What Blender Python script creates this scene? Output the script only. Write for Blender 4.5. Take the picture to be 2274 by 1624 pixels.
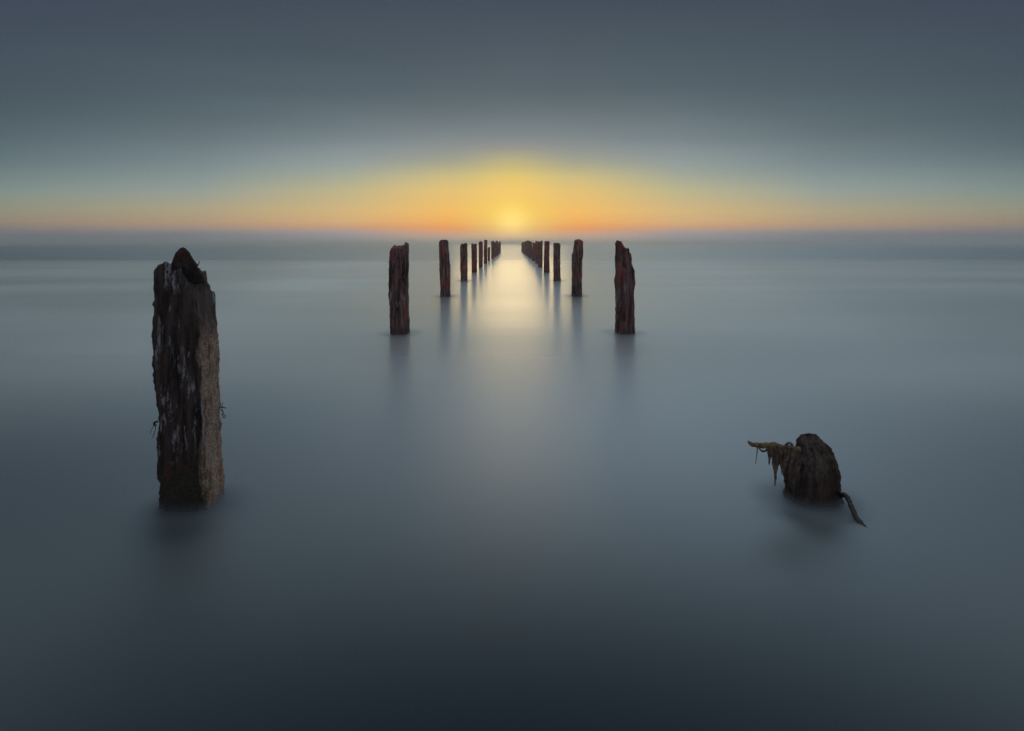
import bpy, math, random
from mathutils import Vector, noise
R = math.radians
sc = bpy.context.scene
for o in list(bpy.data.objects):
    bpy.data.objects.remove(o)

# ------------------------------------------------------------------ camera
EYE = 1.40            # camera height above the water, m
LENS = 20.0
FPX = 2274.0 * LENS / 36.0     # focal length on a 2274 px wide picture
HOR = 541.0                    # row of the true horizon on that picture
cam = bpy.data.cameras.new('camera')
cam.lens = LENS
cam.sensor_width = 36.0
cam.shift_y = -(812.0 - HOR) / 2274.0
cam.clip_start = 0.05
cam.clip_end = 60000
camo = bpy.data.objects.new('camera', cam)
camo.location = (0, 0, EYE)
camo.rotation_euler = (R(90), 0, 0)
sc.collection.objects.link(camo)
sc.camera = camo

sc.view_settings.view_transform = 'Standard'
sc.view_settings.look = 'None'
sc.view_settings.exposure = 0.0
sc.view_settings.gamma = 1.0
sc.view_settings.use_curve_mapping = False
sc.cycles.use_denoising = True
sc.cycles.max_bounces = 6
sc.cycles.sample_clamp_indirect = 4.0
sc.cycles.volume_bounces = 1
sc.render.dither_intensity = 1.5

# ------------------------------------------------------------------ sky
def lin(c):
    out = []
    for v in c:
        v /= 255.0
        out.append(v / 12.92 if v <= 0.04045 else ((v + 0.055) / 1.055) ** 2.4)
    return (out[0], out[1], out[2], 1.0)

SUN_EL = 2.0
w = bpy.data.worlds.new('World')
sc.world = w
w.use_nodes = True
nt = w.node_tree
nt.nodes.clear()
N, K = nt.nodes, nt.links
def val(x, sock):
    if isinstance(x, (int, float)):
        sock.default_value = x
    else:
        K.new(x, sock)
def m(op, a, b=None, clamp=False):
    n = N.new('ShaderNodeMath'); n.operation = op; n.use_clamp = clamp
    val(a, n.inputs[0])
    if b is not None: val(b, n.inputs[1])
    return n.outputs[0]
tc = N.new('ShaderNodeTexCoord')
sep = N.new('ShaderNodeSeparateXYZ'); K.new(tc.outputs['Generated'], sep.inputs[0])
X, Y, Z = sep.outputs
hor = m('SQRT', m('ADD', m('MULTIPLY', X, X), m('MULTIPLY', Y, Y)))
cosa = m('DIVIDE', Y, m('MAXIMUM', hor, 1e-5))
ca = m('MAXIMUM', cosa, 0.5)
el = m('MAXIMUM', m('DIVIDE', Z, m('MAXIMUM', hor, 1e-4)), 0.0)
# long streaks of cloud: shift the height at which each tone sits
mp = N.new('ShaderNodeMapping'); K.new(tc.outputs['Generated'], mp.inputs['Vector'])
mp.inputs['Scale'].default_value = (0.9, 0.9, 9.0)
nz = N.new('ShaderNodeTexNoise'); K.new(mp.outputs[0], nz.inputs['Vector'])
nz.inputs['Scale'].default_value = 1.2
nz.inputs['Detail'].default_value = 3.0
nz.inputs['Roughness'].default_value = 0.45
wob = m('MULTIPLY', m('SUBTRACT', nz.outputs[0], 0.5), 0.16)
v = m('DIVIDE', el, ca)
v = m('MULTIPLY', v, m('ADD', 1.0, wob))
p = m('DIVIDE', v, m('ADD', v, 0.25))
u = m('DIVIDE', m('ABSOLUTE', m('DIVIDE', X, m('MAXIMUM', hor, 1e-5))), m('MAXIMUM', cosa, 0.3))
TOP = [(-480, (44, 51, 60)), (-1400, (22, 27, 34)), (-6000, (12, 15, 20))]
COLS = [
 (0.0, [(541, (252, 212, 158)), (520, (255, 206, 132)), (505, (255, 208, 98)), (497, (255, 216, 104)), (480, (255, 214, 92)), (466, (255, 213, 90)), (423, (252, 208, 108)),
        (394, (232, 202, 114)), (374, (204, 188, 126)), (354, (180, 172, 136)), (331, (150, 149, 142)), (309, (128, 137, 140)), (250, (100, 113, 119)), (200, (86, 99, 107)), (100, (75, 87, 97)), (0, (66, 76, 90))]),
 (0.12, [(541, (200, 186, 172)), (520, (232, 170, 130)), (505, (255, 164, 78)), (491, (255, 182, 84)), (466, (252, 194, 98)), (423, (233, 198, 118)), (394, (208, 190, 132)),
        (374, (180, 175, 139)), (354, (156, 159, 145)), (331, (141, 147, 145)), (309, (126, 136, 139)), (250, (99, 112, 118)), (200, (85, 98, 106)), (100, (74, 86, 96)), (0, (66, 76, 90))]),
 (0.29, [(541, (160, 165, 173)), (520, (168, 160, 166)), (505, (214, 164, 126)), (491, (226, 180, 121)), (466, (221, 188, 126)), (423, (193, 184, 141)), (394, (168, 172, 150)),
        (374, (152, 162, 155)), (354, (143, 154, 154)), (331, (134, 146, 149)), (309, (120, 133, 138)), (250, (97, 111, 117)), (200, (83, 97, 105)), (100, (73, 86, 95)), (0, (66, 76, 90))]),
 (0.55, [(541, (122, 130, 140)), (520, (130, 130, 140)), (505, (176, 150, 130)), (491, (188, 160, 126)), (466, (180, 168, 134)), (423, (150, 160, 153)), (394, (135, 149, 149)),
        (354, (118, 133, 137)), (309, (104, 119, 125)), (250, (88, 103, 110)), (200, (79, 93, 102)), (100, (71, 84, 94)), (0, (65, 75, 89))]),
 (0.9, [(541, (105, 112, 122)), (520, (116, 117, 123)), (505, (146, 130, 120)), (491, (158, 141, 119)), (466, (152, 149, 128)), (440, (140, 150, 136)), (423, (130, 145, 139)), (394, (117, 133, 132)),
        (354, (99, 117, 121)), (309, (87, 103, 110)), (250, (77, 92, 100)), (200, (72, 86, 95)), (100, (67, 79, 91)), (0, (63, 73, 88))]),
]
def ramp(stops):
    n = N.new('ShaderNodeValToRGB'); K.new(p, n.inputs[0])
    cr = n.color_ramp
    while len(cr.elements) > 1: cr.elements.remove(cr.elements[-1])
    first = True
    for y, c in stops + TOP:
        t = (HOR - y) / FPX
        q = t / (t + 0.25)
        if first:
            e = cr.elements[0]; e.position = q; first = False
        else:
            e = cr.elements.new(q)
        e.color = lin(c)
    return n.outputs[0]
col = ramp(COLS[0][1])
prev = 0.0
for i, (uu, st) in enumerate(COLS[1:]):
    mr = N.new('ShaderNodeMapRange'); K.new(u, mr.inputs[0])
    mr.interpolation_type = 'SMOOTHSTEP' if i == 0 else 'LINEAR'
    mr.inputs[1].default_value = 0.0 if i == 0 else prev; mr.inputs[2].default_value = uu
    mx = N.new('ShaderNodeMix'); mx.data_type = 'RGBA'
    K.new(mr.outputs[0], mx.inputs[0]); K.new(col, mx.inputs[6]); K.new(ramp(st), mx.inputs[7])
    col = mx.outputs[2]; prev = uu
# broad bright patch added to the sky above the frame, to lift the water
def sstep(x, a, b):
    r = N.new('ShaderNodeMapRange'); r.interpolation_type = 'SMOOTHSTEP'; K.new(x, r.inputs[0])
    r.inputs[1].default_value = a; r.inputs[2].default_value = b
    return r.outputs[0]
elev = m('ARCSINE', Z)
az = m('SUBTRACT', m('ARCTAN2', X, Y), R(12))
azf = m('EXPONENT', m('MULTIPLY', m('MULTIPLY', az, az), -1.0 / R(27) ** 2))
patch = m('MULTIPLY', m('MULTIPLY', sstep(elev, R(23.5), R(29)), sstep(elev, R(48), R(30))), azf)
# unseen warm brightness added low on both sides, to light the post flanks
aaz = m('ABSOLUTE', m('ARCTAN2', X, Y))
sidep = m('MULTIPLY', m('MULTIPLY', sstep(aaz, R(50), R(72)), sstep(aaz, R(125), R(95))), sstep(elev, R(34), R(12)))
vs_ = N.new('ShaderNodeVectorMath'); vs_.operation = 'SCALE'
vs_.inputs[0].default_value = (0.34, 0.28, 0.25); K.new(m('MULTIPLY', sidep, m('ADD', 0.65, m('MULTIPLY', X, 0.45))), vs_.inputs['Scale'])
va = N.new('ShaderNodeVectorMath'); va.operation = 'ADD'; K.new(col, va.inputs[0]); K.new(vs_.outputs[0], va.inputs[1]); col = va.outputs[0]
vm = N.new('ShaderNodeVectorMath'); vm.operation = 'SCALE'
vm.inputs[0].default_value = (0.44, 0.54, 0.66); K.new(patch, vm.inputs['Scale'])
va = N.new('ShaderNodeVectorMath'); va.operation = 'ADD'; K.new(col, va.inputs[0]); K.new(vm.outputs[0], va.inputs[1]); col = va.outputs[0]
# bright cap added to the unseen sky overhead, to brighten the milky water
ov = N.new('ShaderNodeVectorMath'); ov.operation = 'SCALE'
ov.inputs[0].default_value = (4.6, 5.3, 5.5); K.new(sstep(elev, R(67), R(76)), ov.inputs['Scale'])
va = N.new('ShaderNodeVectorMath'); va.operation = 'ADD'; K.new(col, va.inputs[0]); K.new(ov.outputs[0], va.inputs[1]); col = va.outputs[0]
# hot core of the glow where the sun stands in the sea mist
a0 = m('ARCTAN2', X, Y); de = m('SUBTRACT', elev, R(2.0))
core = m('EXPONENT', m('MULTIPLY', m('ADD', m('MULTIPLY', a0, a0), m('MULTIPLY', de, de)), -1.0 / R(1.6) ** 2))
cv = N.new('ShaderNodeVectorMath'); cv.operation = 'SCALE'
cv.inputs[0].default_value = (0.26, 0.20, 0.09); K.new(core, cv.inputs['Scale'])
va = N.new('ShaderNodeVectorMath'); va.operation = 'ADD'; K.new(col, va.inputs[0]); K.new(cv.outputs[0], va.inputs[1]); col = va.outputs[0]
# long thin cloud drag
mp2 = N.new('ShaderNodeMapping'); K.new(tc.outputs['Generated'], mp2.inputs['Vector'])
mp2.inputs['Scale'].default_value = (1.3, 1.3, 16.0)
nz2 = N.new('ShaderNodeTexNoise'); K.new(mp2.outputs[0], nz2.inputs['Vector'])
nz2.inputs['Scale'].default_value = 1.0; nz2.inputs['Detail'].default_value = 2.0
sv = N.new('ShaderNodeVectorMath'); sv.operation = 'SCALE'; K.new(col, sv.inputs[0])
K.new(m('ADD', 1.0, m('MULTIPLY', m('SUBTRACT', nz2.outputs[0], 0.5), 0.16)), sv.inputs['Scale']); col = sv.outputs[0]
bk = N.new('ShaderNodeMapRange'); bk.interpolation_type = 'SMOOTHSTEP'; K.new(cosa, bk.inputs[0])
bk.inputs[1].default_value = 0.45; bk.inputs[2].default_value = -0.5
mx = N.new('ShaderNodeMix'); mx.data_type = 'RGBA'
K.new(bk.outputs[0], mx.inputs[0]); K.new(col, mx.inputs[6])
BACK = [(541, (235, 215, 225)), (400, (235, 225, 235)), (200, (205, 208, 220)), (0, (160, 168, 185))]  # unseen sky behind the camera, brightened to light the post fronts
bs = N.new('ShaderNodeVectorMath'); bs.operation = 'SCALE'; K.new(ramp(BACK), bs.inputs[0]); bs.inputs['Scale'].default_value = 1.2
K.new(bs.outputs[0], mx.inputs[7]); col = mx.outputs[2]
sky = N.new('ShaderNodeTexSky')
sky.sky_type = 'NISHITA'; sky.sun_disc = False
sky.sun_elevation = R(SUN_EL); sky.sun_rotation = 0.0
sky.dust_density = 3.0
bgs = N.new('ShaderNodeBackground'); K.new(sky.outputs[0], bgs.inputs[0]); bgs.inputs[1].default_value = 0.0006
bg = N.new('ShaderNodeBackground'); K.new(col, bg.inputs[0]); bg.inputs[1].default_value = 1.0
ad = N.new('ShaderNodeAddShader'); K.new(bg.outputs[0], ad.inputs[0]); K.new(bgs.outputs[0], ad.inputs[1])
wo = N.new('ShaderNodeOutputWorld'); K.new(ad.outputs[0], wo.inputs[0])
w.cycles.sampling_method = 'MANUAL'
w.cycles.sample_map_resolution = 2048

sun = bpy.data.lights.new('sun', 'SUN')
sun.energy = 0.11; sun.angle = R(12.0); sun.color = (1.0, 0.66, 0.34)
suno = bpy.data.objects.new('sun', sun)
suno.rotation_euler = (R(90 - SUN_EL), 0, R(180))      # travels towards -Y, from the glow on the horizon
sc.collection.objects.link(suno)

# ------------------------------------------------------------------ helpers
def at(px, py, d):
    """point at distance d seen at px, py of the 2274 px wide picture"""
    return ((px - 1137.0) / FPX * d, d, EYE - (py - HOR) / FPX * d)
def interp(pts, t):
    if t <= pts[0][0]: return pts[0][1]
    for (a, b), (c, d) in zip(pts, pts[1:]):
        if t <= c: return b + (d - b) * (t - a) / max(c - a, 1e-9)
    return pts[-1][1]
def fbm(x, y, z, o=3):
    return noise.fractal(Vector((x, y, z)), 0.6, 2.1, o)
def link(name, vs, fs, mat, parent=None, smooth=True):
    me = bpy.data.meshes.new(name)
    me.from_pydata(vs, [], fs); me.update()
    if smooth:
        for q in me.polygons: q.use_smooth = True
    me.materials.append(mat)
    o = bpy.data.objects.new(name, me)
    sc.collection.objects.link(o)
    if parent:
        o.parent = parent
        o.location = -Vector(parent.location)
    return o
def tag(o, label, cat, group=None):
    o['label'] = label; o['category'] = cat
    if group: o['group'] = group
def thing(name, label, cat, loc, group=None):
    o = bpy.data.objects.new(name, None)
    o.location = loc; o.empty_display_size = 0.2
    sc.collection.objects.link(o)
    tag(o, label, cat, group)
    return o
def setb(n, **kw):
    for k, x in kw.items(): n.inputs[k.replace('_', ' ')].default_value = x
def newmat(name):
    mt = bpy.data.materials.new(name); mt.use_nodes = True
    t = mt.node_tree; b = t.nodes['Principled BSDF']
    return mt, t, b

# ------------------------------------------------------------------ water
mt, t, b = newmat('water_surface')
n, k = t.nodes, t.links
n.remove(b)
out = n['Material Output']
geo = n.new('ShaderNodeNewGeometry')
def stretch(sx, sy, scale, detail, loc=(0, 0, 0)):
    mp = n.new('ShaderNodeMapping'); k.new(geo.outputs['Position'], mp.inputs['Vector'])
    mp.inputs['Scale'].default_value = (sx, sy, 1); mp.inputs['Location'].default_value = loc
    z = n.new('ShaderNodeTexNoise'); k.new(mp.outputs[0], z.inputs['Vector'])
    z.inputs['Scale'].default_value = scale; z.inputs['Detail'].default_value = detail; z.inputs['Roughness'].default_value = 0.5
    return z.outputs[0]
def M(op, a, b=None, c=None):
    q = n.new('ShaderNodeMath'); q.operation = op
    for i, x in enumerate((a, b, c)):
        if x is None: continue
        if isinstance(x, (int, float)): q.inputs[i].default_value = x
        else: k.new(x, q.inputs[i])
    return q.outputs[0]
swell = stretch(0.02, 0.075, 1.0, 2.0)                 # long soft swells lying across the view
fine = stretch(0.25, 1.3, 1.0, 2.0, (3, 7, 0))
bump = n.new('ShaderNodeBump'); bump.inputs['Strength'].default_value = 1.0; bump.inputs['Distance'].default_value = 1.0
h = M('ADD', M('MULTIPLY', swell, 0.13), M('MULTIPLY', fine, 0.0028))
k.new(h, bump.inputs['Height'])
sxyz = n.new('ShaderNodeSeparateXYZ'); k.new(geo.outputs['Position'], sxyz.inputs[0])
def SS(x, a, b):
    r = n.new('ShaderNodeMapRange'); r.interpolation_type = 'SMOOTHSTEP'; k.new(x, r.inputs[0])
    r.inputs[1].default_value = a; r.inputs[2].default_value = b
    return r.outputs[0]
dist = M('MULTIPLY', sxyz.outputs[1], M('ADD', 0.85, M('MULTIPLY', swell, 0.3)))
rough = M('ADD', M('ADD', 0.22, M('MULTIPLY', SS(dist, 34, 60), 0.09)), M('MULTIPLY', SS(dist, 9.5, 0.5), 0.27))
gl = n.new('ShaderNodeBsdfAnisotropic'); gl.distribution = 'BECKMANN'
gl.inputs['Color'].default_value = (0.87, 0.96, 1.0, 1)
k.new(rough, gl.inputs['Roughness']); k.new(bump.outputs[0], gl.inputs['Normal'])
df = n.new('ShaderNodeBsdfDiffuse')
murk = stretch(0.10, 0.10, 1.0, 1.0, (11, 2, 0))
mc = n.new('ShaderNodeMix'); mc.data_type = 'RGBA'
mc.inputs[6].default_value = (0.008, 0.028, 0.038, 1); mc.inputs[7].default_value = (0.026, 0.026, 0.046, 1)
k.new(murk, mc.inputs[0]); k.new(mc.outputs[2], df.inputs['Color'])
lw = n.new('ShaderNodeLayerWeight'); lw.inputs['Blend'].default_value = 0.5
f4 = M('MULTIPLY', M('POWER', lw.outputs['Facing'], 7.0), 40.0)
fac = M('DIVIDE', f4, M('ADD', f4, 1.0))
g2 = n.new('ShaderNodeBsdfAnisotropic'); g2.distribution = 'BECKMANN'
g2.inputs['Color'].default_value = (0.87, 0.96, 1.0, 1)
k.new(M('SUBTRACT', M('ADD', rough, 0.28), M('MULTIPLY', SS(dist, 7.0, 2.5), 0.20)), g2.inputs['Roughness']); k.new(bump.outputs[0], g2.inputs['Normal'])
mg = n.new('ShaderNodeMixShader'); mg.inputs[0].default_value = 0.58
k.new(gl.outputs[0], mg.inputs[1]); k.new(g2.outputs[0], mg.inputs[2])
ms = n.new('ShaderNodeMixShader')
k.new(fac, ms.inputs[0]); k.new(df.outputs[0], ms.inputs[1]); k.new(mg.outputs[0], ms.inputs[2])
# aerated, milky water of the surf zone: pale, with soft uneven edges
foam = M('MULTIPLY', M('MULTIPLY', SS(dist, 2.7, 6.6), SS(dist, 54, 36)), M('MULTIPLY', M('ADD', 0.16, M('MULTIPLY', SS(M('ABSOLUTE', sxyz.outputs[0]), 0.5, 8.0), 0.84)), M('SUBTRACT', 1.0, M('MULTIPLY', SS(M('SUBTRACT', M('ABSOLUTE', sxyz.outputs[0]), M('MULTIPLY', sxyz.outputs[1], 0.30)), 0.5, 5.0), 0.55))))
foam = M('MULTIPLY', foam, M('ADD', 0.50, M('MULTIPLY', SS(stretch(0.07, 0.20, 1.0, 2.0, (4, 9, 0)), 0.3, 0.7), 0.42)))
fd = n.new('ShaderNodeBsdfDiffuse'); fd.inputs['Color'].default_value = (0.76, 0.80, 0.80, 1)
m2 = n.new('ShaderNodeMixShader')
k.new(foam, m2.inputs[0]); k.new(ms.outputs[0], m2.inputs[1]); k.new(fd.outputs[0], m2.inputs[2])
k.new(m2.outputs[0], out.inputs['Surface'])
S = 20000
water = link('water', [(-S, -S, 0), (S, -S, 0), (S, S, 0), (-S, S, 0)], [(0, 1, 2, 3)], mt, smooth=False)
water['kind'] = 'structure'

# ------------------------------------------------------------------ post materials
def post_material(name, wood_a, wood_b, rust, rust_amt, guano_amt, scale=1.0, tide=0.35, shell=(0.10, 0.085, 0.06), crust=9.0, flank=None):
    mt, t, b = newmat(name)
    n, k = t.nodes, t.links
    g = n.new('ShaderNodeNewGeometry')
    def nz(sc3, scale, det, rough=0.6, loc=(0, 0, 0)):
        mp = n.new('ShaderNodeMapping'); k.new(g.outputs['Position'], mp.inputs['Vector'])
        mp.inputs['Scale'].default_value = sc3; mp.inputs['Location'].default_value = loc
        z = n.new('ShaderNodeTexNoise'); k.new(mp.outputs[0], z.inputs['Vector'])
        z.inputs['Scale'].default_value = scale; z.inputs['Detail'].default_value = det; z.inputs['Roughness'].default_value = rough
        return z.outputs[0]
    def rmp(x, a, b_):
        r = n.new('ShaderNodeMapRange'); r.interpolation_type = 'SMOOTHSTEP'
        k.new(x, r.inputs[0]); r.inputs[1].default_value = a; r.inputs[2].default_value = b_
        return r.outputs[0]
    def mul(a, b_):
        q = n.new('ShaderNodeMath'); q.operation = 'MULTIPLY'
        for i, x in enumerate((a, b_)):
            if isinstance(x, (int, float)): q.inputs[i].default_value = x
            else: k.new(x, q.inputs[i])
        return q.outputs[0]
    def mix(f, a, b_):
        q = n.new('ShaderNodeMix'); q.data_type = 'RGBA'
        for i, x in ((0, f), (6, a), (7, b_)):
            if hasattr(x, 'links') or not isinstance(x, tuple): k.new(x, q.inputs[i])
            else: q.inputs[i].default_value = (*x, 1)
        return q.outputs[2]
    s = scale
    grain = nz((9 * s, 9 * s, 1.1 * s), 3.0, 6.0)
    blot = nz((1, 1, 0.6), 5.0 * s, 4.0, 0.6, (5, 1, 2))
    c = mix(rmp(grain, 0.36, 0.66), wood_a, wood_b)
    c = mix(mul(rmp(blot, 0.60 - rust_amt * 0.3, 0.75 - rust_amt * 0.2), rmp(grain, 0.3, 0.6)), c, rust)
    streak = nz((26 * s, 26 * s, 4.2 * s), 1.0, 6.0, 0.72, (3.3, 0.7, 1.1))
    patch = nz((3.2 * s, 3.2 * s, 1.9 * s), 2.0, 3.0, 0.55, (1.3, 4.7, 9.1))
    guano = mul(mul(rmp(streak, 0.52, 0.60), rmp(patch, 0.47, 0.56)), guano_amt)
    c = mix(guano, c, (0.55, 0.53, 0.58))
    # shells and weed below the tide line
    sp = n.new('ShaderNodeSeparateXYZ'); k.new(g.outputs['Position'], sp.inputs[0])
    zz = n.new('ShaderNodeMath'); zz.operation = 'ADD'; k.new(sp.outputs[2], zz.inputs[0])
    k.new(mul(blot, 0.45), zz.inputs[1])
    low = rmp(zz.outputs[0], tide + 0.24, tide + 0.16)
    low = n.new('ShaderNodeMapRange'); k.new(zz.outputs[0], low.inputs[0])
    low.inputs[1].default_value = tide + 0.34; low.inputs[2].default_value = tide + 0.10
    vor = n.new('ShaderNodeTexVoronoi'); k.new(g.outputs['Position'], vor.inputs['Vector']); vor.inputs['Scale'].default_value = 120.0 * s
    bar = nz((1, 1, 1), 105.0 * s, 5.0, 0.75)
    sh = mix(rmp(bar, 0.38, 0.66), (0.030, 0.027, 0.020), shell)
    c = mix(low.outputs[0], c, sh)
    if crust < 5:                                   # grey crust around the broken head
        cr1 = n.new('ShaderNodeMapRange'); k.new(zz.outputs[0], cr1.inputs[0])
        cr1.inputs[1].default_value = crust + 0.14; cr1.inputs[2].default_value = crust + 0.34
        c = mix(mul(mul(cr1.outputs[0], rmp(blot, 0.42, 0.6)), 0.8), c, (0.15, 0.13, 0.125))
    if flank is not None:                           # shell-covered flank, its colour also lightened to stand in for side light
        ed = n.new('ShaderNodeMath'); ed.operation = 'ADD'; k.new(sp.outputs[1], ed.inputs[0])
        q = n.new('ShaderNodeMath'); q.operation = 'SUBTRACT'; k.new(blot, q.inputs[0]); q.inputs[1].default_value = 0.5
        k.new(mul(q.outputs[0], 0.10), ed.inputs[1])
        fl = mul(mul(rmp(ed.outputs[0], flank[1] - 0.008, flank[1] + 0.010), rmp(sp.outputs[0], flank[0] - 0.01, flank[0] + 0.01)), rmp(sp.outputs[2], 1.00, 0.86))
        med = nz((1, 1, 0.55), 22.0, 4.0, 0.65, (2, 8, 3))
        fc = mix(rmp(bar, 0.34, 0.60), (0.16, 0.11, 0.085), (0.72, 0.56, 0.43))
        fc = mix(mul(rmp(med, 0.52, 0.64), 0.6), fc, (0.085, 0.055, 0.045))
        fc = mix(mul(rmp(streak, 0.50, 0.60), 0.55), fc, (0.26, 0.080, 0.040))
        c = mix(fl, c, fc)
    k.new(c, b.inputs['Base Color'])
    b.inputs['Roughness'].default_value = 0.82
    b.inputs['Specular IOR Level'].default_value = 0.25
    add = n.new('ShaderNodeMath'); add.operation = 'ADD'
    k.new(mul(grain, 1.2), add.inputs[0]); k.new(mul(bar, 0.8), add.inputs[1])
    add2 = n.new('ShaderNodeMath'); add2.operation = 'ADD'
    k.new(add.outputs[0], add2.inputs[0]); k.new(mul(vor.outputs['Distance'], 0.5), add2.inputs[1])
    bp = n.new('ShaderNodeBump'); bp.inputs['Strength'].default_value = 1.0; bp.inputs['Distance'].default_value = 0.020
    k.new(add2.outputs[0], bp.inputs['Height']); k.new(bp.outputs[0], b.inputs['Normal'])
    return mt
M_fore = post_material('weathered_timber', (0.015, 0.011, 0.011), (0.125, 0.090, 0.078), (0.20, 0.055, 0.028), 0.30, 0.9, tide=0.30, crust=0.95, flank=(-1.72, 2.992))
M_row = post_material('rusty_timber', (0.030, 0.017, 0.020), (0.30, 0.150, 0.145), (0.44, 0.075, 0.045), 0.28, 0.40, scale=0.8, tide=0.0)
M_far = post_material('red_brown_timber', (0.07, 0.034, 0.040), (0.24, 0.085, 0.088), (0.42, 0.065, 0.035), 0.42, 0.15, scale=0.6, tide=-0.15)
M_stump = post_material('sodden_timber', (0.036, 0.024, 0.020), (0.19, 0.125, 0.090), (0.32, 0.14, 0.07), 0.35, 0.2, scale=1.5, tide=0.0, crust=0.10, shell=(0.15, 0.11, 0.09))
M_tip = post_material('dark_red_wood', (0.014, 0.009, 0.009), (0.045, 0.022, 0.021), (0.07, 0.020, 0.016), 0.2, 0.06, tide=-2.0)

# ------------------------------------------------------------------ posts
def column(name, mat, parent, L, Rr, top, yf, depth, seed, nr=72, dz=0.02, rough=1.0, expo=7.0, zb=-0.25, jag=0.02):
    """square, worn column. L, Rr: [(z, x)] of its left and right side, top: [(s, z)] across its width"""
    def ring(kk):
        pts = []
        for i in range(nr):
            a = 2 * math.pi * (i + 0.5) / nr
            c, s = math.cos(a), math.sin(a)
            r = (abs(c) ** expo + abs(s) ** expo) ** (-1 / expo)
            pts.append((c * r * kk, s * r * kk))
        return pts
    hmax = max(z for _, z in top)
    nl = max(6, int((hmax - zb) / dz))
    vs, fs = [], []
    def tz(cx, cy):
        s = (cx + 1) / 2
        return interp(top, s) + jag * fbm(cx * 2.2 + seed, cy * 2.2, seed * 1.7, 4) - 0.02 * cy * (1 if seed % 2 > 1 else -1)
    def place(cx, cy, z):
        l, r = interp(L, z), interp(Rr, z)
        x = l + (r - l) * (cx + 1) / 2
        y = yf + depth * (cy + 1) / 2
        g = 0.007 * fbm(x * 3 + seed, y * 3, z * 2.2, 2)
        g += 0.006 * fbm(x * 22 + seed, y * 22, z * 3.0, 3)
        g += 0.005 * fbm(x * 34, y * 34 + seed, z * 40, 3)
        g += 0.007 * fbm(x * 9 + seed, y * 9, z * 8, 2)
        cr = fbm(x * 14 + 9 + seed, y * 14, z * 1.3, 2)          # split along the grain
        if cr > 0.28: g -= min(0.022, (cr - 0.28) * 0.12)
        g *= rough
        return (x + cx * g, y + cy * g, z)
    base = ring(1.0)
    for j in range(nl + 1):
        f = j / nl
        for cx, cy in base:
            z = zb + (tz(cx, cy) - zb) * f
            vs.append(place(cx, cy, z))
    def bridge(a, b_):
        for i in range(nr):
            i2 = (i + 1) % nr
            fs.append((a + i, a + i2, b_ + i2, b_ + i))
    for j in range(nl): bridge(j * nr, (j + 1) * nr)
    last = nl * nr
    kk = [0.97, 0.9, 0.8, 0.68, 0.55, 0.42, 0.28, 0.14]
    for q in kk:
        start = len(vs)
        for cx, cy in ring(q):
            z = tz(cx, cy) + (0.004 if q > 0.95 else 0.0)
            x, y, _ = place(cx, cy, z)
            vs.append((x, y, z + 0.010 * rough * fbm(x * 26, y * 26, seed, 3)))
        bridge(last, start); last = start
    c0 = len(vs); vs.append(place(0, 0, tz(0, 0)))
    for i in range(nr): fs.append((last + i, last + (i + 1) % nr, c0))
    return link(name, vs, fs, mat, parent)

def shaped(name, mat, parent, left_px, right_px, top_px, d, depth, seed, side, **kw):
    """side=-1: post left of the camera, so its far right edge is on the outline; +1 the other way"""
    db = d + depth
    dl, dr = (d, db) if side < 0 else (db, d)
    L = sorted((at(x, y, dl)[2], at(x, y, dl)[0]) for x, y in left_px)
    Q = sorted((at(x, y, dr)[2], at(x, y, dr)[0]) for x, y in right_px)
    x0 = min(x for x, y in left_px + top_px); x1 = max(x for x, y in right_px + top_px)
    xs0, xs1 = top_px[0][0], top_px[-1][0]
    top = [((x - xs0) / (xs1 - xs0), at(x, y, d + depth * 0.4)[2]) for x, y in top_px]
    return column(name, mat, parent, L, Q, top, d, depth, seed, **kw)

def tube(name, mat, parent, pts, rad, seed=0, nr=10, sub=5, wob=0.0, join=None):
    """smooth tapering tube through pts, rad a list of radii"""
    P = []
    n_ = len(pts)
    for i in range(n_ - 1):
        p0, p1, p2, p3 = (Vector(pts[max(i - 1, 0)]), Vector(pts[i]), Vector(pts[i + 1]), Vector(pts[min(i + 2, n_ - 1)]))
        for j in range(sub):
            q = j / sub
            v_ = 0.5 * ((2 * p1) + (p2 - p0) * q + (2 * p0 - 5 * p1 + 4 * p2 - p3) * q * q + (3 * p1 - p0 - 3 * p2 + p3) * q ** 3)
            P.append((v_, rad[i] + (rad[i + 1] - rad[i]) * q))
    P.append((Vector(pts[-1]), rad[-1]))
    vs, fs = (join if join else ([], []))
    b0 = len(vs)
    for i, (c, r) in enumerate(P):
        tan = (P[min(i + 1, len(P) - 1)][0] - P[max(i - 1, 0)][0]).normalized()
        ref = Vector((0, 1, 0)) if abs(tan.y) < 0.8 else Vector((1, 0, 0))
        a = tan.cross(ref).normalized(); b_ = tan.cross(a)
        for q in range(nr):
            th = 2 * math.pi * q / nr
            rr = r * (1 + wob * fbm(c.x * 60 + math.cos(th) + seed, c.z * 60 + math.sin(th), c.y * 60, 2))
            vs.append(tuple(c + (a * math.cos(th) + b_ * math.sin(th)) * rr))
    for i in range(len(P) - 1):
        for q in range(nr):
            q2 = (q + 1) % nr
            fs.append((b0 + i * nr + q, b0 + i * nr + q2, b0 + (i + 1) * nr + q2, b0 + (i + 1) * nr + q))
    fs.append(tuple(b0 + q for q in range(nr))[::-1]); fs.append(tuple(b0 + (len(P) - 1) * nr + q for q in range(nr)))
    if join: return None
    return link(name, vs, fs, mat, parent)

ROWS = 'weathered timber posts in two rows running out to sea'
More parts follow.
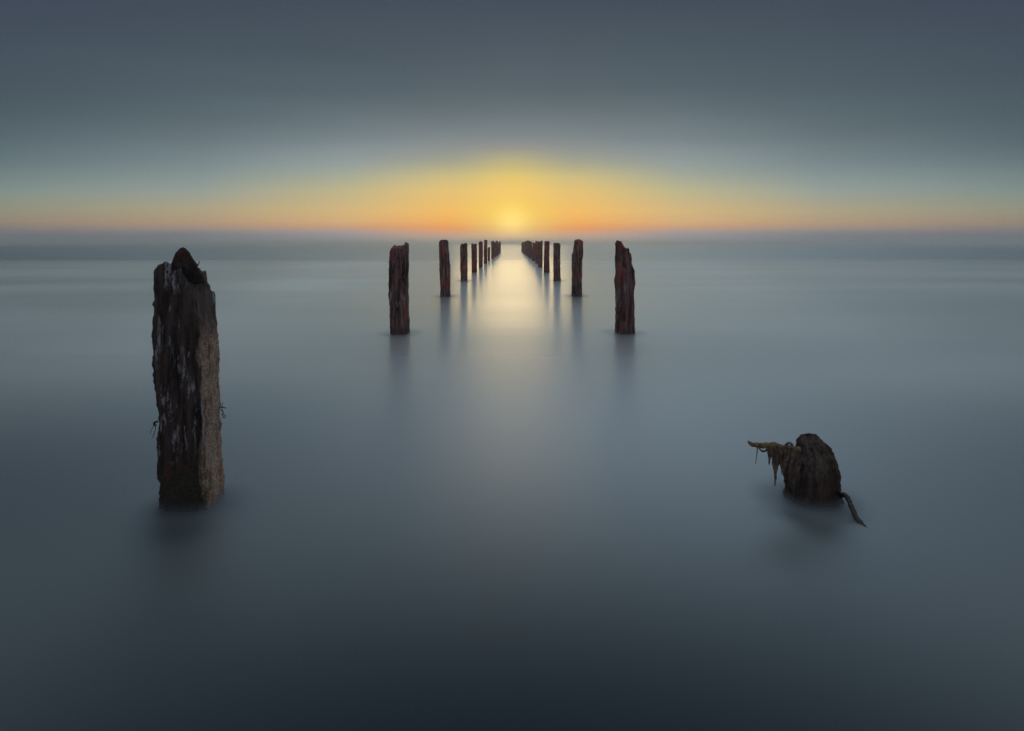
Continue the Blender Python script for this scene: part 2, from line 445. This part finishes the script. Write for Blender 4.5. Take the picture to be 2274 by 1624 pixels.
# --- tall foreground post
D0 = 2.97
px = lambda x, y: ((380 + x / 4.06) / 1.2313, (650 + y / 4.06) / 1.2313)
fp = thing('timber_post', 'tall foreground post with a pointed top and pale droppings down its dark front', 'post', (-1.72, D0 + 0.11, 0), ROWS)
left = [px(q[0] - 20, q[1]) for q in [(165, 470), (165, 540), (178, 600), (172, 690), (135, 735), (152, 765), (145, 900), (137, 1150), (128, 1400), (140, 1540), (165, 1662), (165, 1842), (200, 1982), (205, 2100), (187, 2240), (205, 2340), (200, 2840), (205, 2940)]]
right = [px(q[0] + 16, q[1]) for q in [(893, 980), (903, 1200), (905, 1620), (915, 1690), (920, 2140), (935, 2340), (955, 2590), (968, 2790), (975, 2960)]]
topl = [px(*q) for q in [(165, 450), (190, 395), (260, 345), (320, 335), (400, 330), (560, 350), (632, 360), (640, 490), (690, 520), (710, 580), (775, 600), (800, 680), (850, 850), (893, 965)]]
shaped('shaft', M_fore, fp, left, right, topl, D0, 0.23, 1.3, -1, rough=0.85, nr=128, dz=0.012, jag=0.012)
# pointed stub of darker wood on top
pts = [px(*q) for q in [(500, 520), (500, 400), (497, 300), (490, 225), (485, 165), (487, 118)]]
wd = [138, 137, 128, 92, 66, 26]
vs, fs = [], []
NR = 40
rows = []
for i in range(26):
    f = i / 25 * 5; a = min(int(f), 4); q = f - a
    X0 = pts[a][0] + (pts[a + 1][0] - pts[a][0]) * q; Y0 = pts[a][1] + (pts[a + 1][1] - pts[a][1]) * q
    W0 = (wd[a] + (wd[a + 1] - wd[a]) * q) / 4.06 / 1.2313
    cx, cy, cz = at(X0, Y0, D0 + 0.055)
    cy += 0.075 * max(0.0, 1 - i / 9) ** 1.5
    rw = W0 / FPX * (D0 + 0.055)
    for j in range(NR):
        th = 2 * math.pi * j / NR
        g = 1 + 0.16 * fbm(math.cos(th) * 1.4 + 4, math.sin(th) * 1.4, cz * 14, 4)
        vs.append((cx + math.cos(th) * rw * g, cy + math.sin(th) * min(rw, 0.075) * g, cz))
for i in range(25):
    for j in range(NR):
        j2 = (j + 1) % NR
        fs.append((i * NR + j, i * NR + j2, (i + 1) * NR + j2, (i + 1) * NR + j))
vs.append((cx, cy, cz + 0.006)); fs += [(25 * NR + j, 25 * NR + (j + 1) % NR, len(vs) - 1) for j in range(NR)]
ob = link('pointed_tip', vs, fs, M_tip, fp)
ob['label'] = 'dark reddish pointed stub with a greyish crown'

# --- first, second and third pairs, shaped after the photo
cl = lambda x, y: ((1020 + x / 5.075) / 1.2313, (640 + y / 5.075) / 1.2313)
cr_ = lambda x, y: ((1520 + x / 5.075) / 1.2313, (640 + y / 5.075) / 1.2313)
cf = lambda x, y: ((1230 + x / 13.53) / 1.2313, (640 + y / 13.53) / 1.2313)
cg = lambda x, y: ((1410 + x / 13.53) / 1.2313, (640 + y / 13.53) / 1.2313)
def mk(conv, label, L, Q, T, d, depth, seed, side, mat, **kw):
    L = [conv(*q) for q in L]; Q = [conv(*q) for q in Q]; T = [conv(*q) for q in T]
    x = at((L[-1][0] + Q[-1][0]) / 2, 600, d)[0]
    e = shaped('timber_post', mat, None, L, Q, T, d, depth, seed, side, **kw)
    for v_ in e.data.vertices: v_.co -= Vector((x, d + depth / 2, 0))
    e.location = (x, d + depth / 2, 0)
    tag(e, label, 'post', ROWS)
    return e
mk(cl, 'thick post with a raised pointed right corner, nearest behind the tall left foreground post',
   [(222, 265), (220, 460), (206, 490), (207, 620), (215, 800), (206, 850), (225, 1000), (228, 1410)], [(502, 170), (506, 400), (500, 800), (508, 1100), (514, 1400)],
   [(222, 255), (245, 185), (262, 172), (290, 190), (330, 185), (385, 175), (400, 188), (432, 188), (440, 150), (470, 128), (500, 160)], 8.72, 0.26, 2.4, -1, M_row, nr=110, dz=0.018, jag=0.012)
mk(cl, 'second post of the left row, slim with a flat top and rusty right edge',
   [(915, 130), (917, 500), (930, 700), (928, 890)], [(1042, 110), (1060, 280), (1075, 450), (1077, 780), (1083, 890)],
   [(915, 125), (935, 100), (960, 93), (1040, 96)], 14.9, 0.26, 3.8, -1, M_row, nr=72, dz=0.04, jag=0.012)
mk(cf, 'third post of the left row, flat uneven top, orange rust on its right side',
   [(378, 480), (380, 1100), (392, 1800)], [(652, 400), (662, 800), (665, 1800)],
   [(378, 470), (400, 380), (520, 380), (575, 350), (620, 362), (652, 400)], 21.15, 0.26, 4.1, -1, M_row, nr=48, dz=0.06, jag=0.01)
mk(cf, 'fourth post of the left row, its top notched between two small horns',
   [(795, 380), (800, 800), (806, 1400)], [(1000, 400), (1008, 900), (1008, 1400)],
   [(795, 385), (835, 350), (870, 385), (905, 405), (950, 375), (1000, 378)], 27.3, 0.26, 5.5, -1, M_far, nr=48, dz=0.08, jag=0.006)
mk(cf, 'fifth post of the left row, with a rounded top, beside a much taller neighbour',
   [(1062, 330), (1066, 900), (1070, 1200)], [(1222, 360), (1228, 800), (1222, 1200)],
   [(1062, 340), (1085, 288), (1160, 282), (1200, 310), (1222, 370)], 33.4, 0.26, 6.2, -1, M_far, nr=40, dz=0.1, jag=0.006)
mk(cf, 'tallest post of the left row, standing next to the low broken one',
   [(1268, 235), (1268, 420), (1250, 460), (1255, 1000)], [(1388, 235), (1390, 600), (1388, 1000)],
   [(1268, 245), (1285, 230), (1360, 230), (1388, 240)], 39.5, 0.26, 7.3, -1, M_far, nr=40, dz=0.1, jag=0.006)
mk(cf, 'lowest post of the left row, broken off at half the height of its neighbours',
   [(1400, 520), (1405, 960)], [(1492, 490), (1492, 960)],
   [(1400, 530), (1440, 492), (1492, 488)], 45.7, 0.26, 8.9, -1, M_far, nr=36, dz=0.12, jag=0.006)
mk(cr_, 'thick nearest post of the right row, its broken top sloping down to the right',
   [(812, 130), (812, 280), (805, 320), (808, 560), (803, 650), (820, 900), (815, 1050), (810, 1300), (800, 1410)],
   [(1065, 400), (1095, 520), (1106, 700), (1096, 900), (1100, 1200), (1103, 1410)],
   [(812, 112), (850, 118), (880, 122), (905, 165), (925, 192), (960, 215), (1003, 225), (1040, 290), (1055, 340), (1066, 400)], 8.76, 0.26, 9.7, 1, M_row, nr=110, dz=0.018, jag=0.012)
mk(cr_, 'second post of the right row, slim with a small step at its top right corner',
   [(248, 110), (242, 240), (216, 292), (218, 700), (210, 880)], [(383, 105), (378, 250), (368, 450), (365, 700), (372, 880)],
   [(246, 115), (270, 90), (335, 84), (350, 92), (383, 104)], 14.95, 0.26, 10.6, 1, M_row, nr=72, dz=0.04, jag=0.012)
mk(cg, 'third post of the right row, with a little spike on its top left corner',
   [(1395, 420), (1385, 900), (1395, 1300), (1388, 1800)], [(1665, 430), (1660, 1000), (1655, 1200), (1680, 1800)],
   [(1395, 380), (1420, 325), (1440, 335), (1455, 365), (1540, 345), (1600, 365), (1640, 385), (1665, 440)], 21.15, 0.26, 11.9, 1, M_row, nr=48, dz=0.06, jag=0.006)
mk(cg, 'fourth post of the right row, rough mossy top with small raised right corner',
   [(1060, 300), (1040, 900), (1035, 1450)], [(1262, 300), (1250, 900), (1262, 1450)],
   [(1060, 300), (1080, 280), (1190, 285), (1215, 262), (1262, 300)], 27.3, 0.26, 12.3, 1, M_far, nr=48, dz=0.08, jag=0.006)
mk(cg, 'fifth post of the right row, its top rising to the right',
   [(832, 310), (830, 1200)], [(998, 290), (1000, 1200)],
   [(832, 315), (900, 300), (930, 268), (985, 258), (998, 290)], 33.4, 0.26, 13.1, 1, M_far, nr=40, dz=0.1, jag=0.006)

# --- the far ends of both rows: one worn post, copied
W = 1.746
proto = column('timber_post', M_far, None, [(-1, -0.13), (0.6, -0.125), (2, -0.13)], [(-1, 0.13), (0.9, 0.125), (2, 0.125)],
       [(0, 1.40), (0.3, 1.47), (0.5, 1.44), (0.75, 1.50), (1, 1.43)], -0.13, 0.26, 14.2, nr=32, dz=0.14, jag=0.01)
tag(proto, '', 'post', ROWS)
ORD = {6: 'sixth', 7: 'seventh', 8: 'eighth', 9: 'ninth', 10: 'tenth', 11: 'eleventh', 12: 'twelfth', 13: 'thirteenth', 14: 'fourteenth', 15: 'fifteenth'}
far_l = [(8, 1.085), (9, 1.04), (10, 1.15), (11, 1.03), (12, 0.97), (13, 1.15)]
far_r = [(6, 1.05), (7, 0.99), (8, 1.07), (9, 1.13), (10, 1.17), (11, 1.13), (12, 1.12), (13, 1.08), (14, 1.10), (15, 1.06)]
random.seed(4)
first = True
for side, lst in ((-1, far_l), (1, far_r)):
    for i, (nn, hs) in enumerate(lst):
        d = 8.82 + 6.17 * (nn - 1)
        if first: e = proto; first = False
        else:
            e = proto.copy(); sc.collection.objects.link(e)
        e.location = (side * W + random.uniform(-0.05, 0.05), d, 0)
        e.rotation_euler = (0, R(random.uniform(-2.2, 2.2)), R(random.choice((0, 90, 180, 270)) + random.uniform(-12, 12)))
        e.scale = (1, 1, hs)
        rn = 'left' if side < 0 else 'right'
        if i == len(lst) - 1: lab = f'farthest small post at the very end of the {rn} row, beside the sun glow'
        else: lab = f'small far post closing up behind the others, {ORD[nn]} out to sea in the {rn} row'
        e['label'] = lab

# --- low stump on the right
DS = 2.98
cs = lambda x, y: ((2000 + x / 4.921) / 1.2313, (1150 + y / 4.921) / 1.2313)
st = thing('post_stump', 'low rounded brown stump with a spike pointing left, in the right foreground', 'stump', (1.60, DS + 0.14, 0), ROWS)
prof = [  # y, left x, right x of the outline
 (182, 1000, 1095), (190, 972, 1118), (203, 950, 1140), (225, 925, 1172), (260, 897, 1215), (310, 886, 1285), (350, 880, 1330), (400, 862, 1372), (460, 820, 1410), (520, 780, 1438),
 (620, 730, 1462), (740, 698, 1475), (900, 698, 1468), (1000, 698, 1484), (1100, 700, 1505), (1250, 705, 1512), (1500, 712, 1520), (2000, 712, 1520)]
vs, fs = [], []
NR, NL = 96, 90
lv = [(y, l, r) for y, l, r in prof]
for i in range(NL):
    f = (i / (NL - 1)) ** 1.5
    y = 182 + f * (2000 - 182)
    l = interp([(a, b_) for a, b_, c in lv], y); r = interp([(a, c) for a, b_, c in lv], y)
    xl, yy = cs(l, y); xr, _ = cs(r, y)
    dm = DS + 0.14
    a0 = at(xl, yy, dm + 0.05); a1 = at(xr, yy, dm - 0.06)
    cx, hw, z = (a0[0] + a1[0]) / 2, (a1[0] - a0[0]) / 2, a0[2]
    hd = min(0.11, hw * 1.0)
    a0 = at(xl, yy, dm + 0.45 * hd); a1 = at(xr, yy, dm - 0.5 * hd); z = at(xl, yy, dm)[2]
    cx, hw = (a0[0] + a1[0]) / 2, (a1[0] - a0[0]) / 2
    for j in range(NR):
        th = 2 * math.pi * j / NR
        c, s = math.cos(th), math.sin(th)
        q = (abs(c) ** 2.5 + abs(s) ** 2.5) ** (-1 / 2.5)
        g = 0.012 * fbm(c * 1.5 + 7, s * 1.5, z * 7, 3) + 0.015 * fbm(c * 6, s * 6 + 3, z * 9, 4) + 0.007 * fbm(c * 16, s * 16, z * 50, 3)
        vs.append((cx + c * (hw * q + g), dm + s * (hd * q + g), z))
for i in range(NL - 1):
    for j in range(NR):
        j2 = (j + 1) % NR
        fs.append((i * NR + j2, i * NR + j, (i + 1) * NR + j, (i + 1) * NR + j2))
r0_ = vs[:NR]
vs.append((sum(q[0] for q in r0_) / NR, dm, sum(q[2] for q in r0_) / NR + 0.002))
fs += [(j, (j + 1) % NR, len(vs) - 1) for j in range(NR)]
link('shaft', vs, fs, M_stump, st)

def simple(name, c1, c2, scale, rough=0.7, spec=0.3):
    mt, t, b = newmat(name)
    z = t.nodes.new('ShaderNodeTexNoise'); z.inputs['Scale'].default_value = scale; z.inputs['Detail'].default_value = 5
    g = t.nodes.new('ShaderNodeNewGeometry'); t.links.new(g.outputs['Position'], z.inputs['Vector'])
    mr = t.nodes.new('ShaderNodeMapRange'); t.links.new(z.outputs[0], mr.inputs[0]); mr.inputs[1].default_value = 0.35; mr.inputs[2].default_value = 0.65
    mx = t.nodes.new('ShaderNodeMix'); mx.data_type = 'RGBA'; t.links.new(mr.outputs[0], mx.inputs[0])
    mx.inputs[6].default_value = (*c1, 1); mx.inputs[7].default_value = (*c2, 1)
    t.links.new(mx.outputs[2], b.inputs['Base Color']); b.inputs['Roughness'].default_value = rough; b.inputs['Specular IOR Level'].default_value = spec
    bp = t.nodes.new('ShaderNodeBump'); bp.inputs['Distance'].default_value = 0.004; t.links.new(z.outputs[0], bp.inputs['Height']); t.links.new(bp.outputs[0], b.inputs['Normal'])
    return mt
M_spike = simple('weedy_spike', (0.07, 0.045, 0.02), (0.22, 0.17, 0.08), 60)
M_weed = simple('brown_seaweed', (0.045, 0.032, 0.020), (0.20, 0.125, 0.075), 50, 0.45, 0.5)
M_rope = simple('wet_rope', (0.012, 0.010, 0.010), (0.035, 0.028, 0.026), 90, 0.6, 0.4)
dw = DS + 0.03
S_ = lambda x, y, dd=0.0: at(*cs(x, y), dw + dd)
sp = tube('spike', M_spike, st, [S_(222, 278), S_(250, 305), S_(310, 328), S_(430, 335), S_(560, 340), S_(680, 362), S_(800, 378), S_(930, 392)],
          [0.0025, 0.008, 0.011, 0.014, 0.016, 0.014, 0.013, 0.013], wob=0.5, nr=14)
sp['label'] = 'weed-covered spike sticking out to the left'
# weed on the spike and stump
WG = 'seaweed hanging from the spike of the low stump'
def wedge(cx, y0, y1, w0, tipx, seed, dd=0.0, thick=0.006):
    """a hanging, pointed, ragged clump: several strands in one mesh"""
    J = ([], [])
    rnd = random.Random(seed)
    k_ = max(3, int(w0 / 14))
    for i in range(k_):
        f = (i + 0.5) / k_ - 0.5
        xs = cx + f * w0
        ln = (y1 - y0) * (1 - 1.3 * abs(f) * rnd.uniform(0.5, 1.1))
        xe = tipx + f * w0 * 0.25
        xm = (xs + xe) / 2 + rnd.uniform(-6, 6)
        q = (xe - xs) * (ln / (y1 - y0)) + xs
        ddd = dd + rnd.uniform(-0.012, 0.012)
        r0 = thick * rnd.uniform(0.8, 1.3)
        tube('x', None, None, [S_(xs, y0, ddd), S_(xs * 0.6 + q * 0.4, y0 + ln * 0.35, ddd), S_(xs * 0.3 + q * 0.7 + rnd.uniform(-5, 5), y0 + ln * 0.7, ddd), S_(q, y0 + ln, ddd)],
             [r0, r0 * 1.1, r0 * 0.8, 0.0012], seed=seed + i, nr=7, sub=4, wob=0.9, join=J)
    return J
def weed(J, label):
    o = link('seaweed', J[0], J[1], M_weed)
    zc = max(v_[2] for v_ in J[0]); x0 = sum(v_[0] for v_ in J[0]) / len(J[0]); y0 = sum(v_[1] for v_ in J[0]) / len(J[0])
    for v_ in o.data.vertices: v_.co -= Vector((x0, y0, zc))
    o.location = (x0, y0, zc)
    tag(o, label, 'seaweed', WG)
    return o
J = ([], []); tube('x', None, None, [S_(348, 340), S_(345, 430), S_(335, 510), S_(325, 582)], [0.004, 0.0028, 0.0018, 0.002], nr=6, join=J)
weed(J, 'single thin thread of weed hanging nearest the tip of the spike')
J = ([], []); tube('x', None, None, [S_(365, 345), S_(385, 390), S_(425, 418), S_(468, 400), S_(485, 350)], [0.004, 0.0045, 0.006, 0.005, 0.005], nr=7, wob=0.6, join=J)
weed(J, 'small looped strand of weed sagging under the outer half of the spike')
weed(wedge(522, 340, 600, 75, 506, 5), 'short pointed tuft of weed hanging between the loop and the longest clump')
weed(wedge(605, 345, 892, 100, 584, 9, thick=0.007), 'longest pointed clump of brown seaweed, hanging clear of the stump')
weed(wedge(700, 350, 735, 130, 672, 13, dd=-0.01), 'ragged dark clump of weed hanging against the left edge of the stump')
weed(wedge(815, 355, 675, 95, 796, 21, dd=-0.05, thick=0.007), 'glistening pinkish pointed clump of weed hanging before the face of the stump')
J = ([], []); tube('x', None, None, [S_(715, 365), S_(735, 325), S_(775, 306), S_(812, 322), S_(830, 362)], [0.006, 0.006, 0.007, 0.006, 0.006], nr=8, wob=0.5, join=J)
weed(J, 'small arch of weed standing up on the spike close to the stump')
# rope on its right side
rp = [at(*cs(x, y), DS + 0.10 - 0.041 * i) for i, (x, y) in enumerate([(1440, 1050), (1480, 1012), (1530, 1008), (1580, 1075), (1625, 1200), (1690, 1330), (1770, 1420), (1850, 1500)])]
o = tube('rope', M_rope, None, rp, [0.012, 0.012, 0.012, 0.012, 0.0125, 0.013, 0.013, 0.012], nr=12, wob=0.45)
tag(o, 'dark thick rope arching from the low stump down into the water', 'rope')

# --- bits tied to the foreground post
def bits(name, label, cat, lines, d, mat=M_rope):
    J = ([], [])
    for pts_, r in lines:
        tube('x', None, None, [at(*px(x, y), d) for x, y in pts_], [r] * (len(pts_) - 1) + [r * 0.6], nr=6, sub=4, wob=0.5, join=J)
    o = link(name, J[0], J[1], mat)
    tag(o, label, cat)
    return o
bits('frayed_rope', 'frayed rope ends sticking out of the left edge of the tall foreground post', 'rope end',
     [([(210, 2040), (178, 2050), (165, 2075), (195, 2085)], 0.006), ([(185, 2060), (150, 2110), (128, 2160), (126, 2180)], 0.0016), ([(183, 2075), (182, 2130), (165, 2180), (152, 2225)], 0.0016)], D0 - 0.005)
bits('twisted_wire', 'rusty twisted wire end sticking out of the right edge of the tall foreground post', 'wire',
     [([(840, 1930), (900, 1890), (925, 1862), (932, 1830)], 0.0022), ([(905, 1880), (940, 1888), (972, 1892)], 0.0030), ([(915, 1900), (935, 1950), (918, 1965)], 0.003),
      ([(925, 1970), (938, 2000), (955, 2000), (955, 1970), (932, 1965)], 0.0024)], D0 + 0.20)
bits('dry_twig', 'small forked twig stuck beside the pointed tip of the tall foreground post', 'twig',
     [([(610, 290), (640, 310), (660, 300), (672, 262)], 0.0028), ([(640, 305), (655, 340), (680, 360), (697, 378)], 0.0026), ([(655, 350), (680, 345)], 0.004)], D0 + 0.06)

# ------------------------------------------------------------------ sea haze
mt = bpy.data.materials.new('sea_haze'); mt.use_nodes = True
t = mt.node_tree; t.nodes.clear()
pv = t.nodes.new('ShaderNodeVolumePrincipled'); ou = t.nodes.new('ShaderNodeOutputMaterial')
pv.inputs['Color'].default_value = (0.93, 0.97, 1.0, 1); pv.inputs['Density'].default_value = 0.0020
pv.inputs['Anisotropy'].default_value = 0.72
t.links.new(pv.outputs[0], ou.inputs['Volume'])
A, Bz, Tz = S + 50, -1.0, 7.0
vs = [(-A, -A, Bz), (A, -A, Bz), (A, A, Bz), (-A, A, Bz), (-A, -A, Tz), (A, -A, Tz), (A, A, Tz), (-A, A, Tz)]
hz = link('haze', vs, [(3, 2, 1, 0), (4, 5, 6, 7), (0, 1, 5, 4), (1, 2, 6, 5), (2, 3, 7, 6), (3, 0, 4, 7)], mt, smooth=False)
hz['kind'] = 'stuff'

# soft surf mist lying round the feet of the two nearest timbers
mt = bpy.data.materials.new('surf_mist'); mt.use_nodes = True
t = mt.node_tree; t.nodes.clear(); n, k = t.nodes, t.links
pv = n.new('ShaderNodeVolumePrincipled'); ou = n.new('ShaderNodeOutputMaterial')
pv.inputs['Color'].default_value = (0.46, 0.52, 0.60, 1); pv.inputs['Anisotropy'].default_value = 0.3
tcn = n.new('ShaderNodeTexCoord'); sp = n.new('ShaderNodeSeparateXYZ'); k.new(tcn.outputs['Object'], sp.inputs[0])
def mm(op, a, b=None):
    q = n.new('ShaderNodeMath'); q.operation = op
    for i, x in enumerate((a, b)):
        if x is None: continue
        if isinstance(x, (int, float)): q.inputs[i].default_value = x
        else: k.new(x, q.inputs[i])
    return q.outputs[0]
rr = mm('ADD', mm('POWER', mm('DIVIDE', sp.outputs[0], 0.34), 2.0), mm('POWER', mm('DIVIDE', sp.outputs[1], 0.32), 2.0))
fall = mm('MAXIMUM', mm('SUBTRACT', 1.0, rr), 0.0)
hh = mm('MAXIMUM', mm('SUBTRACT', 1.0, mm('DIVIDE', sp.outputs[2], 0.075)), 0.0)
k.new(mm('MULTIPLY', mm('MULTIPLY', mm('POWER', fall, 1.5), mm('POWER', hh, 2.0)), 22.0), pv.inputs['Density'])
k.new(pv.outputs[0], ou.inputs['Volume'])
mt.cycles.volume_step_rate = 0.1
mt2 = mt.copy(); mt2.name = 'thin_surf_mist'
for q in mt2.node_tree.nodes:
    if q.type == 'MATH' and q.operation == 'MULTIPLY' and not q.inputs[1].is_linked and abs(q.inputs[1].default_value - 22.0) < 1e-3:
        q.inputs[1].default_value = 3.0
for x_, y_, z_, w_ in ((-1.72, D0 + 0.10, 0, 1), (1.62, DS + 0.12, 0, 1), (-1.73, 8.85, 0, 1.25), (1.74, 8.89, 0, 1.25), (-1.74, 15.03, 0, 1.25), (1.70, 15.08, 0, 1.25), (-1.76, 21.28, 0, 1.25), (1.70, 21.28, 0, 1.25)):
    vs, fs = [], []
    for i in range(24):
        th = 2 * math.pi * i / 24
        vs.append((math.cos(th) * 0.36, math.sin(th) * 0.34, 0.002)); vs.append((math.cos(th) * 0.36, math.sin(th) * 0.34, 0.075))
    for i in range(24):
        j = (i + 1) % 24
        fs.append((2 * i, 2 * j, 2 * j + 1, 2 * i + 1))
    fs.append(tuple(2 * i + 1 for i in range(24))); fs.append(tuple(2 * i for i in range(23, -1, -1)))
    o = link('surf_mist', vs, fs, mt if y_ < 5 else mt2, smooth=False); o.location = (x_, y_, z_); o.scale = (w_, w_ * 1.2 if w_ > 1 else 1, 1)
    o['kind'] = 'stuff'
